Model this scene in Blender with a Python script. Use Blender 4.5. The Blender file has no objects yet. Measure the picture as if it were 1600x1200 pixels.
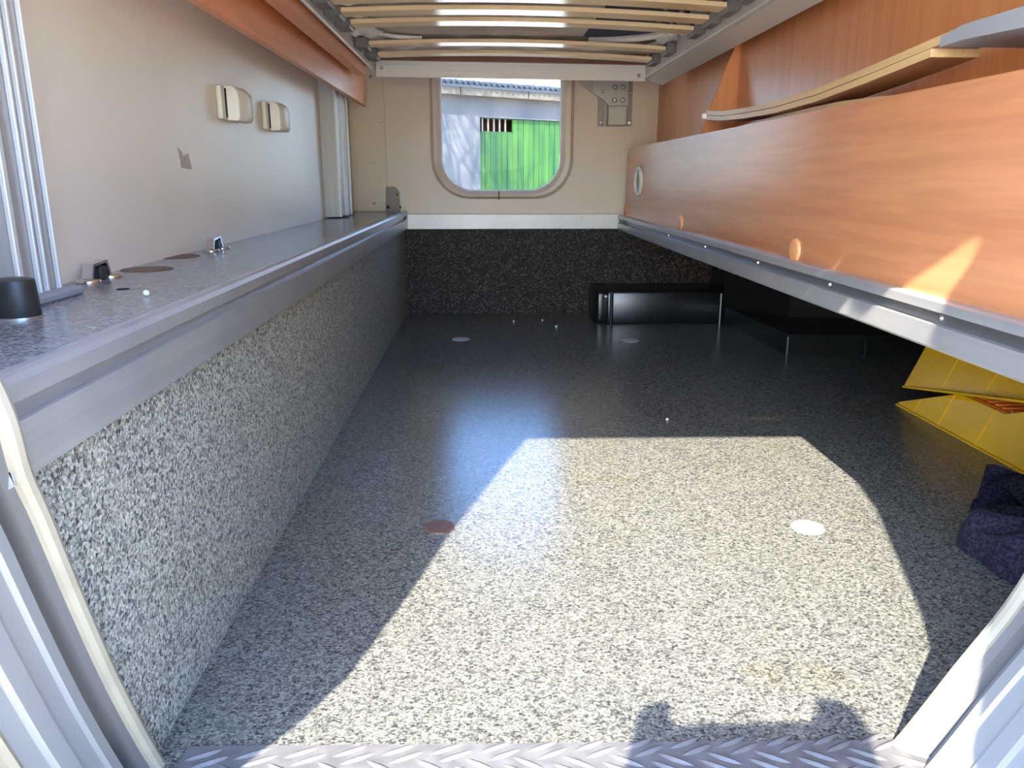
import bpy, bmesh, math, random
from mathutils import Vector, Matrix
random.seed(7)
R = math.radians
SC = bpy.context.scene
COL = SC.collection

# ------------------------------------------------------------------ camera
cam_d = bpy.data.cameras.new('camera'); cam = bpy.data.objects.new('camera', cam_d); COL.objects.link(cam)
cam_d.sensor_width = 36.0; cam_d.lens = 36.0 * 1215 / 1600; cam_d.clip_start = 0.02; cam_d.clip_end = 500
cam.location = (0, 0, 0.45)
cam.rotation_euler = (R(90 - 14.755), 0, R(-2.051))
SC.camera = cam

# ------------------------------------------------------------------ sky, sun, exposure
SUN_DIR = Vector((0.342, 1.0, -0.83)).normalized()
world = bpy.data.worlds.new('sky'); SC.world = world; world.use_nodes = True
wn = world.node_tree; wn.nodes.clear()
sky = wn.nodes.new('ShaderNodeTexSky'); sky.sky_type = 'NISHITA'; sky.sun_disc = False
sky.sun_elevation = R(38); sky.sun_rotation = math.atan2(-SUN_DIR.x, -SUN_DIR.y)
sky.air_density = 1.0; sky.dust_density = 0.7; sky.ozone_density = 6.5
bg = wn.nodes.new('ShaderNodeBackground'); bg.inputs['Strength'].default_value = 2.2
wo = wn.nodes.new('ShaderNodeOutputWorld')
wn.links.new(sky.outputs[0], bg.inputs[0]); wn.links.new(bg.outputs[0], wo.inputs[0])
sl = bpy.data.lights.new('sun', 'SUN'); sl.energy = 24.0; sl.angle = R(0.55); sl.color = (1.0, 0.93, 0.81)
so = bpy.data.objects.new('sun', sl); COL.objects.link(so)
so.rotation_euler = SUN_DIR.to_track_quat('-Z', 'Y').to_euler()
SC.view_settings.view_transform = 'Standard'; SC.view_settings.look = 'None'
SC.view_settings.gamma = 1.0; SC.view_settings.use_curve_mapping = False
SC.view_settings.exposure = 0.35

# ------------------------------------------------------------------ materials
def lin(r, g, b):
    f = lambda c: (c / 255 / 12.92) if c / 255 <= 0.04045 else ((c / 255 + 0.055) / 1.055) ** 2.4
    return (f(r), f(g), f(b), 1)

def base_mat(name, col=(0.5, 0.5, 0.5, 1), rough=0.5, metal=0.0, spec=0.5):
    m = bpy.data.materials.new(name); m.use_nodes = True
    n = m.node_tree.nodes; p = n['Principled BSDF']
    p.inputs['Base Color'].default_value = col; p.inputs['Roughness'].default_value = rough
    p.inputs['Metallic'].default_value = metal; p.inputs['Specular IOR Level'].default_value = spec
    return m, m.node_tree, p

def node(t, typ, **kw):
    nd = t.nodes.new(typ)
    for k, v in kw.items():
        if k in nd.inputs: nd.inputs[k].default_value = v
        else: setattr(nd, k, v)
    return nd

def coords(t, scale=(1, 1, 1)):
    tc = t.nodes.new('ShaderNodeTexCoord'); mp = t.nodes.new('ShaderNodeMapping')
    mp.inputs['Scale'].default_value = scale
    t.links.new(tc.outputs['Object'], mp.inputs['Vector']); return mp.outputs[0]

def ramp(t, src, stops, interp='LINEAR'):
    r = t.nodes.new('ShaderNodeValToRGB'); r.color_ramp.interpolation = interp
    e = r.color_ramp.elements
    while len(e) > 1: e.remove(e[0])
    e[0].position, e[0].color = stops[0]
    for pos, c in stops[1:]:
        x = e.new(pos); x.color = c
    t.links.new(src, r.inputs[0]); return r.outputs[0]

def bump(t, p, src, strength, dist=0.001):
    b = t.nodes.new('ShaderNodeBump'); b.inputs['Strength'].default_value = strength; b.inputs['Distance'].default_value = dist
    t.links.new(src, b.inputs['Height']); t.links.new(b.outputs[0], p.inputs['Normal'])

def mixc(t, fac, a, b, mode='MIX'):
    m = t.nodes.new('ShaderNodeMix'); m.data_type = 'RGBA'; m.blend_type = mode
    for i, s in ((0, fac), (6, a), (7, b)):
        if hasattr(s, 'is_linked') or hasattr(s, 'links'): t.links.new(s, m.inputs[i])
        else: m.inputs[i].default_value = s
    return m.outputs[2]

def g(v, w=0.0): return (v * (1 + w), v, v * (1 - w), 1)

def noise_mat(name, c1, c2, scale=(20, 20, 20), nscale=1.0, detail=4, rough=0.5, metal=0, bump_s=0.0, spec=0.5, lo=0.35, hi=0.65):
    m, t, p = base_mat(name, c1, rough, metal, spec)
    v = coords(t, scale)
    n = node(t, 'ShaderNodeTexNoise', Scale=nscale, Detail=detail); t.links.new(v, n.inputs['Vector'])
    c = ramp(t, n.outputs['Fac'], [(lo, c1), (hi, c2)]); t.links.new(c, p.inputs['Base Color'])
    if bump_s: bump(t, p, n.outputs['Fac'], bump_s)
    return m

def speckle(name, stops, scale, rough, bump_s, spec=0.5, stretch=(1, 1, 1), fine=0.55):
    m, t, p = base_mat(name, rough=rough, spec=spec)
    v = coords(t, stretch)
    nz = node(t, 'ShaderNodeTexNoise', Scale=scale * 0.9, Detail=2.0); t.links.new(v, nz.inputs['Vector'])
    add = t.nodes.new('ShaderNodeVectorMath'); add.operation = 'MULTIPLY_ADD'
    add.inputs[1].default_value = (2.2 / scale,) * 3
    t.links.new(nz.outputs['Color'], add.inputs[0]); t.links.new(v, add.inputs[2])
    vo = node(t, 'ShaderNodeTexVoronoi', Scale=scale); t.links.new(add.outputs[0], vo.inputs['Vector'])
    sx = t.nodes.new('ShaderNodeSeparateColor'); t.links.new(vo.outputs['Color'], sx.inputs[0])
    c = ramp(t, sx.outputs[0], stops, 'LINEAR')
    n2 = node(t, 'ShaderNodeTexNoise', Scale=scale * 1.1, Detail=3.0); t.links.new(v, n2.inputs['Vector'])
    k = ramp(t, n2.outputs['Fac'], [(0.43, g(0.18)), (0.51, g(1.0))])
    c = mixc(t, fine, c, k, 'MULTIPLY')
    t.links.new(c, p.inputs['Base Color'])
    n3 = node(t, 'ShaderNodeTexNoise', Scale=330.0, Detail=2.0); t.links.new(coords(t), n3.inputs['Vector'])
    bump(t, p, n3.outputs['Fac'], bump_s, 0.0006)
    return m

def wood(name, c1, c2, axis, rough=0.35, spec=0.5, stre=16):
    m, t, p = base_mat(name, c1, rough, 0, spec)
    s = [stre, stre, stre]; s[axis] = 1.3
    v = coords(t, tuple(s))
    n = node(t, 'ShaderNodeTexNoise', Scale=1.0, Detail=6.0, Distortion=0.7); t.links.new(v, n.inputs['Vector'])
    s2 = [110, 110, 110]; s2[axis] = 6
    v2 = coords(t, tuple(s2))
    n2 = node(t, 'ShaderNodeTexNoise', Scale=1.0, Detail=2.0); t.links.new(v2, n2.inputs['Vector'])
    c = ramp(t, n.outputs['Fac'], [(0.3, c1), (0.7, c2)])
    k = ramp(t, n2.outputs['Fac'], [(0.38, g(0.84)), (0.6, g(1.0))])
    c = mixc(t, 0.7, c, k, 'MULTIPLY')
    t.links.new(c, p.inputs['Base Color']); return m

def brushed(name, v, rough, axis=1, tint=0.0, metal=0.55):
    m, t, p = base_mat(name, g(v, -tint), rough, metal)
    s = [260, 260, 260]; s[axis] = 1.5
    n = node(t, 'ShaderNodeTexNoise', Scale=1.0, Detail=3.0); t.links.new(coords(t, tuple(s)), n.inputs['Vector'])
    c = ramp(t, n.outputs['Fac'], [(0.3, g(v * 0.9, -tint)), (0.7, g(v, -tint))])
    n2 = node(t, 'ShaderNodeTexNoise', Scale=9.0, Detail=5.0); t.links.new(coords(t), n2.inputs['Vector'])
    k = ramp(t, n2.outputs['Fac'], [(0.35, g(0.88)), (0.6, g(1.0))])
    c = mixc(t, 1.0, c, k, 'MULTIPLY')
    t.links.new(c, p.inputs['Base Color'])
    return m

M = {}
FLOOR_STOPS = [(0.0, g(0.035)), (0.12, g(0.06)), (0.3, (0.105, 0.105, 0.092, 1)), (0.6, (0.142, 0.142, 0.124, 1)), (1.0, (0.215, 0.215, 0.186, 1))]
WALL_STOPS = [(0.0, g(0.05)), (0.15, g(0.12)), (0.35, (0.245, 0.240, 0.21, 1)), (0.6, (0.34, 0.335, 0.29, 1)), (1.0, (0.50, 0.49, 0.425, 1))]
BACK_SHADE_STOPS = [(0.0, g(0.007)), (0.45, (0.023, 0.0175, 0.016, 1)), (0.8, (0.046, 0.036, 0.033, 1)), (1.0, (0.14, 0.115, 0.10, 1))]
M['floor'] = speckle('granite flecked floor sheet', FLOOR_STOPS, 430, 0.20, 0.30, 0.5, (0.8, 1.0, 1.0))
def add_stains(m):
    t = m.node_tree; p = t.nodes['Principled BSDF']; src = p.inputs['Base Color'].links[0].from_socket
    n = node(t, 'ShaderNodeTexNoise', Scale=5.0, Detail=6.0); t.links.new(coords(t), n.inputs['Vector'])
    f = ramp(t, n.outputs['Fac'], [(0.60, g(0.0)), (0.70, g(0.6))])
    c = mixc(t, f, src, (0.9, 0.84, 0.62, 1), 'MULTIPLY'); t.links.new(c, p.inputs['Base Color'])
add_stains(M['floor'])
M['granite'] = speckle('granite flecked wall sheet', WALL_STOPS, 400, 0.5, 0.2, 0.08)
M['granite_shaded'] = speckle('charcoal flecked wall sheet', BACK_SHADE_STOPS, 300, 0.5, 0.2, 0.08, fine=0.2)  # granite sheet darkened; dim light at the far end put into its colour
M['shelf'] = speckle('grey flecked shelf sheet', [(0, g(0.10, .03)), (0.4, g(0.20, .02)), (1, g(0.34, .03))], 330, 0.22, 0.15, 0.5)
M['cream'] = noise_mat('cream wall laminate', lin(224, 211, 192), lin(230, 218, 200), (3, 3, 3), 1.0, 5, 0.42)
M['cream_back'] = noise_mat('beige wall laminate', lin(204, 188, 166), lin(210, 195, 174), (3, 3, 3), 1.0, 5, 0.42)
M['cream2'] = noise_mat('yellowish wall laminate', lin(206, 188, 160), lin(212, 196, 170), (3, 3, 3), 1.0, 4, 0.45)
M['frame_plastic'] = noise_mat('beige window plastic', lin(196, 178, 158), lin(204, 187, 168), (9, 9, 9), 1.0, 3, 0.4)
M['wood_y'] = wood('cherry laminate, long grain', lin(186, 120, 78), lin(197, 135, 92), 1, 0.27, 0.9, 22)
M['wood_z'] = wood('cherry laminate, upright grain', lin(204, 130, 80), lin(214, 143, 92), 2, 0.33)
M['wood_beam'] = wood('orange cherry laminate', lin(218, 134, 78), lin(228, 148, 94), 1, 0.35)
M['slat'] = wood('varnished birch', lin(232, 200, 150), lin(242, 214, 170), 0, 0.16, 0.6)
M['slat_y'] = wood('birch plywood edge', lin(196, 160, 112), lin(214, 182, 134), 1, 0.4, 0.4)
M['slat_face'] = wood('dark veneer face', lin(150, 96, 66), lin(166, 112, 80), 1, 0.35, 0.4)
M['alu'] = brushed('brushed aluminium', 0.46, 0.34, 1, -0.02)
M['alu_x'] = brushed('brushed aluminium across', 0.50, 0.42, 0, -0.03, 0.3)
M['alu_z'] = noise_mat('dull grey post aluminium', lin(158, 152, 146), lin(170, 164, 158), (90, 90, 4), 1, 3, 0.42, 0.35)
M['alu_rib'] = base_mat('bright rib aluminium', lin(214, 210, 204), 0.35, 0.3)[0]
M['alu_dark'] = base_mat('shadowed groove aluminium', g(0.30), 0.45, 0.9)[0]
M['bed_metal'] = base_mat('satin painted bed frame', lin(206, 200, 190), 0.4, 0.1)[0]
M['bed_white'] = base_mat('pale painted cross bar', lin(232, 226, 216), 0.35, 0.05)[0]
M['steel'] = base_mat('zinc plated steel', lin(172, 168, 156), 0.42, 0.35)[0]
M['steel_dark'] = base_mat('dull zinc plate', lin(140, 136, 130), 0.45, 0.35)[0]
M['chrome'] = base_mat('chrome', g(0.6), 0.2, 1.0)[0]
M['screw'] = base_mat('dull screw steel', g(0.35), 0.35, 0.9)[0]
M['black'] = noise_mat('black rubber', g(0.012), g(0.02), (60, 60, 60), 1, 3, 0.45)
M['black_plastic'] = noise_mat('black moulded plastic', g(0.006), g(0.01), (60, 60, 60), 1, 3, 0.28)
M['dark_gap'] = base_mat('dark recess', g(0.01), 0.8)[0]
M['cream_plastic'] = base_mat('cream plastic', lin(212, 204, 184), 0.42)[0]
M['white_plastic'] = base_mat('white plastic', lin(225, 225, 222), 0.4)[0]
M['grey_plastic'] = base_mat('grey plastic', lin(136, 138, 142), 0.45)[0]
M['holder'] = base_mat('grey slat holder plastic', lin(110, 108, 104), 0.5)[0]
M['mattress'] = noise_mat('beige mattress ticking', lin(226, 212, 192), lin(234, 222, 204), (160, 160, 160), 1, 2, 0.85, 0, 0.3)
M['navy'] = noise_mat('navy fabric', lin(66, 72, 92), lin(80, 86, 106), (200, 200, 200), 1, 2, 0.9)
M['white_cloth'] = noise_mat('white cotton cover', lin(226, 220, 208), lin(236, 231, 220), (80, 80, 80), 1, 3, 0.85, 0, 0.4)
M['ply_dark'] = wood('dark plywood end board', lin(120, 72, 48), lin(138, 88, 60), 0, 0.5)
M['plug'] = noise_mat('pale grey floor plug', g(0.32), g(0.42), (200, 200, 200), 1, 2, 0.45)
M['plug_lit'] = noise_mat('floor plug with sunlight in its colour', g(0.62), g(0.75), (200, 200, 200), 1, 2, 0.5)  # bright copy of the grey plug; sunlight is put into its colour
M['plug_brown'] = noise_mat('brown plug', lin(84, 54, 38), lin(100, 68, 48), (100, 100, 100), 1, 2, 0.45)
M['cap_wood'] = base_mat('orange cover cap', lin(224, 154, 98), 0.4)[0]
M['brown_plate'] = base_mat('brown painted bracket', lin(120, 106, 92), 0.4)[0]
M['yellow'] = noise_mat('yellow ramp plastic', lin(226, 168, 10), lin(234, 178, 16), (12, 12, 12), 1, 3, 0.3)
M['orange'] = noise_mat('orange tread plastic', lin(226, 120, 40), lin(236, 132, 52), (30, 30, 30), 1, 3, 0.4)  # treads of the yellow ramp; their orange shading is put into the colour
M['blanket'] = noise_mat('dark violet fleece', lin(30, 26, 38), lin(60, 54, 68), (260, 260, 260), 1, 3, 0.95, 0, 1.0, 0.15, 0.4, 0.68)
M['seal'] = noise_mat('cream door seal rubber', lin(136, 128, 110), lin(146, 138, 120), (30, 30, 30), 1, 3, 0.6)
M['channel'] = base_mat('grey frame channel', lin(98, 95, 94), 0.5, 0.1)[0]
M['profile'] = base_mat('pale aluminium door profile', lin(138, 138, 138), 0.45, 0.2)[0]
M['tread'] = noise_mat('tread plate aluminium', lin(96, 95, 96), lin(112, 111, 112), (60, 60, 60), 1, 3, 0.35, 0.3)
M['sticker'] = noise_mat('paper residue', lin(176, 166, 150), lin(196, 188, 174), (60, 60, 60), 1, 4, 0.7)

def glass():
    m = bpy.data.materials.new('window glazing'); m.use_nodes = True; t = m.node_tree; t.nodes.clear()
    o = t.nodes.new('ShaderNodeOutputMaterial'); mx = t.nodes.new('ShaderNodeMixShader')
    tr = t.nodes.new('ShaderNodeBsdfTransparent'); tr.inputs[0].default_value = (0.70, 0.71, 0.72, 1)
    gl = t.nodes.new('ShaderNodeBsdfGlossy'); gl.inputs['Roughness'].default_value = 0.02
    fr = t.nodes.new('ShaderNodeFresnel'); fr.inputs[0].default_value = 1.07
    t.links.new(fr.outputs[0], mx.inputs[0]); t.links.new(tr.outputs[0], mx.inputs[1]); t.links.new(gl.outputs[0], mx.inputs[2])
    t.links.new(mx.outputs[0], o.inputs[0]); return m
M['glass'] = glass()

# outdoors
M['gravel'] = noise_mat('pale gravel', lin(214, 196, 170), lin(230, 213, 188), (5, 5, 5), 1, 6, 0.9)
M['plaster'] = noise_mat('weathered white plaster', lin(82, 83, 88), lin(102, 101, 100), (1.6, 1.6, 1.1), 1, 6, 0.9)
M['fascia'] = noise_mat('flaking cream fascia', lin(88, 82, 70), lin(102, 96, 84), (4, 4, 9), 1, 6, 0.85)
M['roof'] = noise_mat('grey corrugated roofing', lin(44, 50, 58), lin(60, 66, 74), (2, 2, 2), 1, 4, 0.7)
M['roof_edge'] = noise_mat('pale gutter sheet', lin(76, 82, 92), lin(90, 96, 104), (2, 2, 2), 1, 4, 0.5)
M['gate'] = noise_mat('faded green paint', lin(20, 70, 30), lin(56, 100, 26), (6, 6, 0.7), 1, 5, 0.6)
M['gate_frame'] = base_mat('dark green paint', lin(20, 62, 40), 0.6)[0]
M['bar'] = base_mat('pale bar paint', lin(126, 114, 98), 0.6)[0]
M['gate_dark'] = base_mat('dim brown interior', lin(70, 40, 28), 0.9)[0]
M['bark'] = noise_mat('grey bark', lin(90, 80, 70), lin(120, 108, 96), (8, 8, 2), 1, 4, 0.9)
M['block'] = noise_mat('pale lavender render', lin(120, 120, 132), lin(134, 133, 144), (0.5, 0.5, 0.5), 1, 3, 0.9)
M['shutter'] = base_mat('greyish shutter', lin(104, 106, 122), 0.7)[0]
M['skin'] = noise_mat('skin', lin(206, 150, 122), lin(214, 162, 134), (40, 40, 40), 1, 3, 0.55)
M['jacket'] = noise_mat('dark blue jacket', lin(40, 46, 66), lin(52, 58, 78), (60, 60, 60), 1, 3, 0.85)
M['phone'] = base_mat('black phone shell', g(0.02), 0.2)[0]
M['shell'] = base_mat('white vehicle skin', lin(224, 224, 222), 0.4)[0]
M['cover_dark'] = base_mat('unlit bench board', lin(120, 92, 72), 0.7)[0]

# ------------------------------------------------------------------ geometry helpers
def BM(): return bmesh.new()

def box(bm, x0, x1, y0, y1, z0, z1, bev=0.0, seg=2):
    b = bmesh.new()
    bmesh.ops.create_cube(b, size=1.0)
    bmesh.ops.scale(b, vec=(x1 - x0, y1 - y0, z1 - z0), verts=b.verts)
    bmesh.ops.translate(b, vec=((x0 + x1) / 2, (y0 + y1) / 2, (z0 + z1) / 2), verts=b.verts)
    if bev: bmesh.ops.bevel(b, geom=list(b.edges), offset=bev, segments=seg, affect='EDGES', profile=0.5)
    merge(bm, b); return bm

def merge(bm, b):
    me = bpy.data.meshes.new('t'); b.to_mesh(me); b.free(); bm.from_mesh(me); bpy.data.meshes.remove(me)

def prism(bm, pts, axis, a0, a1):
    """closed polygon of pts (two other axes in order) extruded along axis"""
    def mk(p, a):
        if axis == 0: return (a, p[0], p[1])
        if axis == 1: return (p[0], a, p[1])
        return (p[0], p[1], a)
    v0 = [bm.verts.new(mk(p, a0)) for p in pts]; v1 = [bm.verts.new(mk(p, a1)) for p in pts]
    n = len(pts)
    bm.faces.new(v0); bm.faces.new(list(reversed(v1)))
    for i in range(n):
        bm.faces.new((v0[i], v1[i], v1[(i + 1) % n], v0[(i + 1) % n]))
    return bm

def cyl(bm, p0, p1, r0, r1=None, n=20, bev=0.0):
    r1 = r0 if r1 is None else r1
    p0, p1 = Vector(p0), Vector(p1); d = p1 - p0
    b = bmesh.new()
    bmesh.ops.create_cone(b, cap_ends=True, segments=n, radius1=r0, radius2=r1, depth=d.length)
    if bev:
        es = [e for e in b.edges if abs(e.verts[0].co.z - e.verts[1].co.z) < 1e-6]
        bmesh.ops.bevel(b, geom=es, offset=bev, segments=2, affect='EDGES', profile=0.5)
    q = d.to_track_quat('Z', 'Y').to_matrix().to_4x4()
    bmesh.ops.transform(b, matrix=Matrix.Translation((p0 + p1) / 2) @ q, verts=b.verts)
    merge(bm, b); return bm

def tube(bm, pts, r, n=8, closed=False):
    pts = [Vector(p) for p in pts]; rings = []
    m = len(pts); up = None
    for i, p in enumerate(pts):
        if closed: t = pts[(i + 1) % m] - pts[i - 1]
        else: t = pts[min(i + 1, m - 1)] - pts[max(i - 1, 0)]
        t.normalize()
        if up is None:
            up = Vector((0, 0, 1)) if abs(t.z) < 0.9 else Vector((0, 1, 0))
        a = t.cross(up)
        if a.length < 1e-4: a = t.orthogonal()
        a.normalize(); up = a.cross(t).normalized()
        rr = r[i] if isinstance(r, (list, tuple)) else r
        rings.append([bm.verts.new(p + (a * math.cos(k * 2 * math.pi / n) + up * math.sin(k * 2 * math.pi / n)) * rr) for k in range(n)])
    for i in range(m if closed else m - 1):
        A, B = rings[i], rings[(i + 1) % m]
        for k in range(n):
            bm.faces.new((A[k], A[(k + 1) % n], B[(k + 1) % n], B[k]))
    if not closed:
        bm.faces.new(list(reversed(rings[0]))); bm.faces.new(rings[-1])
    return bm

def grid_surf(bm, f, nu, nv):
    vs = [[bm.verts.new(f(i / nu, j / nv)) for j in range(nv + 1)] for i in range(nu + 1)]
    for i in range(nu):
        for j in range(nv):
            bm.faces.new((vs[i][j], vs[i + 1][j], vs[i + 1][j + 1], vs[i][j + 1]))
    return bm

def obj(name, bm, mat, parent=None, smooth=False, kind=None):
    bmesh.ops.recalc_face_normals(bm, faces=bm.faces)
    me = bpy.data.meshes.new(name)
    off = parent_world(parent) if parent else Vector((0, 0, 0))
    if parent: bmesh.ops.translate(bm, vec=-off, verts=bm.verts)
    bm.to_mesh(me); bm.free()
    me.materials.append(M[mat] if isinstance(mat, str) else mat)
    if smooth:
        me.shade_smooth()
        me.set_sharp_from_angle(angle=R(35))
    o = bpy.data.objects.new(name, me); COL.objects.link(o)
    if parent: o.parent = parent
    if kind: o['kind'] = kind
    return o

def parent_world(p):
    v = Vector((0, 0, 0))
    while p: v += p.location; p = p.parent
    return v

def struct(name, bm, mat, smooth=False):
    return obj(name, bm, mat, None, smooth, 'structure')

def tag(o, label, cat, group=None):
    o['label'] = label; o['category'] = cat
    if group: o['group'] = group
    return o

def thing(name, label, cat, loc=(0, 0, 0), group=None):
    o = bpy.data.objects.new(name, None); COL.objects.link(o); o.location = loc; o.empty_display_size = 0.05
    return tag(o, label, cat, group)

def dup(o, loc, parent=None):
    c = o.copy(); COL.objects.link(c); c.location = loc
    if parent: c.parent = parent
    return c

def rrect(x0, x1, z0, z1, rb, rt, n=8):
    pts = []
    for cx, cz, r, a0 in ((x0 + rb, z0 + rb, rb, 180), (x1 - rb, z0 + rb, rb, 270), (x1 - rt, z1 - rt, rt, 0), (x0 + rt, z1 - rt, rt, 90)):
        for k in range(n + 1):
            a = R(a0 + 90 * k / n); pts.append((cx + r * math.cos(a), cz + r * math.sin(a)))
    return pts

def plate_with_hole(bm, outer, hole, y, thick):
    for yy in (y, y + thick):
        es = []
        for loop in (outer, hole):
            vs = [bm.verts.new((p[0], yy, p[1])) for p in loop]
            es += [bm.edges.new((vs[i], vs[(i + 1) % len(vs)])) for i in range(len(vs))]
        bmesh.ops.triangle_fill(bm, use_beauty=True, use_dissolve=False, edges=es)
    for loop in (outer, hole):
        a = [bm.verts.new((p[0], y, p[1])) for p in loop]; b = [bm.verts.new((p[0], y + thick, p[1])) for p in loop]
        for i in range(len(loop)):
            j = (i + 1) % len(loop); bm.faces.new((a[i], a[j], b[j], b[i]))
    bmesh.ops.remove_doubles(bm, verts=bm.verts, dist=1e-6)
    return bm

# ------------------------------------------------------------------ the setting
YB = 2.685          # far wall
XL = -0.435         # upper left wall
ZS = 0.345          # shelf top

floor = struct('floor', box(BM(), -0.30, 1.34, 0.43, YB + 0.03, -0.03, 0.0), 'floor')

wl = struct('wall_left', box(BM(), XL - 0.03, XL, 0.24, YB + 0.03, -0.03, 1.30), 'cream')
b = BM(); prism(b, [(.536, 0), (.500, .103), (.466, .189), (.438, .268), (.433, .292), (YB, .292), (YB, 0)], 0, -.272, -.268); obj('lower_panel', b, 'granite', wl)
# paper residue and hook marks on the wall
b = BM(); prism(b, [(1.172, .494), (1.190, .488), (1.188, .482), (1.212, .487), (1.222, .464), (1.180, .466)], 0, XL, XL + 0.0006)
obj('sticker_residue', b, 'sticker', wl)

WIN_IN = rrect(-0.137, 0.259, 0.411, 0.93, 0.105, 0.09)
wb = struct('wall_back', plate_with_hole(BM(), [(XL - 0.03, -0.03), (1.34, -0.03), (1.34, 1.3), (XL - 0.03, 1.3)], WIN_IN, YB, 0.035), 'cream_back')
obj('lower_panel', box(BM(), -0.268, 1.30, YB - 0.008, YB, 0.0, 0.30), 'granite_shaded', wb)
obj('corner_panel', box(BM(), XL, -0.318, YB - 0.006, YB, ZS, 1.2, 0.002, 1), 'cream2', wb)
for (x, z, dy) in ((-0.359, .769, .006), (-0.33, .634, .006), (-0.361, .501, .006), (-0.365, .371, .006), (-0.335, .369, .006)):
    obj('wall_screw', cyl(BM(), (x, YB - dy, z), (x, YB - dy - 0.003, z), 0.005, 0.003, 10), 'screw', wb)
t1 = struct('trim_1', box(BM(), -0.262, 0.46, YB - 0.016, YB - 0.008, 0.287, 0.337, 0.0015, 1), 'alu_x')
for x in (-0.17, 0.08, 0.33):
    obj('strip_screw', cyl(BM(), (x, YB - 0.016, .322), (x, YB - 0.0175, .322), 0.004, 0.003, 10), 'screw', t1)

# window with plastic surround
OUT = rrect(-0.170, 0.298, 0.387, 0.96, 0.125, 0.10)
MID = rrect(-0.161, 0.287, 0.394, 0.95, 0.12, 0.097)
MD2 = rrect(-0.149, 0.271, 0.402, 0.94, 0.112, 0.094)
b = BM()
loops = []
for lp, y in ((OUT, YB), (OUT, YB - 0.014), (MID, YB - 0.024), (MD2, YB - 0.022), (WIN_IN, YB - 0.010), (WIN_IN, YB + 0.036)):
    loops.append([b.verts.new((p[0], y, p[1])) for p in lp])
for A, B in zip(loops, loops[1:]):
    n = len(A)
    for i in range(n): b.faces.new((A[i], A[(i + 1) % n], B[(i + 1) % n], B[i]))
win = struct('window_1', b, 'frame_plastic', True)
b = BM()
c = [(x, z) for x, z in rrect(-0.139, 0.261, 0.409, 0.932, 0.107, 0.092)]
prism(b, c, 1, YB + 0.016, YB + 0.020); obj('pane', b, 'glass', win)
obj('seam_notch', box(BM(), 0.0505, 0.0535, YB - 0.0255, YB - 0.006, 0.384, 0.411), 'dark_gap', win)
b = BM(); tube(b, [(p[0] * 1.0, YB + 0.008, p[1]) for p in rrect(-0.135, 0.257, 0.413, 0.928, 0.104, 0.089)], 0.0025, 6, True)
obj('glazing_seal', b, 'white_plastic', win, True)
b = BM(); box(b, 0.2535, 0.2555, YB + 0.004, YB + 0.010, 0.47, 0.53); box(b, 0.246, 0.256, YB + 0.003, YB + 0.008, 0.478, 0.482)
obj('stay_pin', b, 'screw', win)

# right wall: near panel at .525, far panel set back, gusset between
wr = struct('wall_right', box(BM(), 0.577, 0.60, 1.79, YB, 0.30, 1.25), 'wood_z')
obj('near_panel', box(BM(), 0.560, 0.60, 0.24, 1.80, 0.335, 1.25), 'wood_z', wr)
b = BM(); prism(b, [(0.482, 0.548), (0.553, 0.742), (0.561, 0.765), (0.577, 0.765), (0.577, 0.34), (0.482, 0.34)], 1, 1.795, 1.805)
obj('gusset', b, 'wood_z', wr)
struct('wall_side', box(BM(), 1.30, 1.33, 0.24, YB, -0.03, 0.34), 'black_plastic')
struct('ceiling', box(BM(), XL - 0.03, 1.34, 0.44, YB + 0.03, 1.25, 1.30), 'cream')

# unseen near wall of the vehicle; cut-out shaped to trim the sun patch
skin = [(-0.319, -0.05), (0.25, -0.05), (0.266, 0.27), (0.274, 0.315), (0.284, 0.436), (0.276, 0.664), (0.2595, 0.757), (0.271, 0.801),
        (0.284, 0.816), (0.286, 0.839), (0.274, 0.856), (0.271, 0.864), (0.236, 0.893), (0.201, 0.899), (0.19, 0.99), (0.19, 1.25), (-0.319, 1.25)]
struct('wall_front', plate_with_hole(BM(), [(-1.2, -0.35), (2.2, -0.35), (2.2, 1.6), (-1.2, 1.6)], skin, 0.17, 0.03), 'shell')

# door frame ring: cream seal, grey channel, pale profile
RING = [(-0.300, 0.95, .34), (-0.285, 0.62, .35), (-0.270, 0.50, .365), (-0.257, 0.390, .382), (-0.2508, 0.335, .395), (-0.2548, 0.296, .408), (-0.2568, 0.264, .422), (-0.2598, 0.189, .450), (-0.263, 0.103, .485), (-0.263, 0.0, .530), (-0.245, -0.045, .54), (-0.2, -0.075, .54),
        (0.24, -0.075, .54), (0.285, -0.06, .54), (0.328, -0.014, .53), (0.377, 0.071, .528), (0.415, 0.145, .525), (0.44, 0.24, .52), (0.45, 0.36, .51), (0.46, 0.60, .50), (0.46, 0.95, .49)]
def smooth_path(P, k=5):
    P = [Vector(p) for p in P]; out = []
    for i in range(len(P) - 1):
        a, b, c, d = P[max(i - 1, 0)], P[i], P[i + 1], P[min(i + 2, len(P) - 1)]
        for q in range(k):
            t = q / k
            out.append(0.5 * ((2 * b) + (c - a) * t + (2 * a - 5 * b + 4 * c - d) * t * t + (3 * b - a - 3 * c + d) * t ** 3))
    out.append(P[-1]); return [tuple(p) for p in out]
RING = smooth_path(RING)
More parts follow.
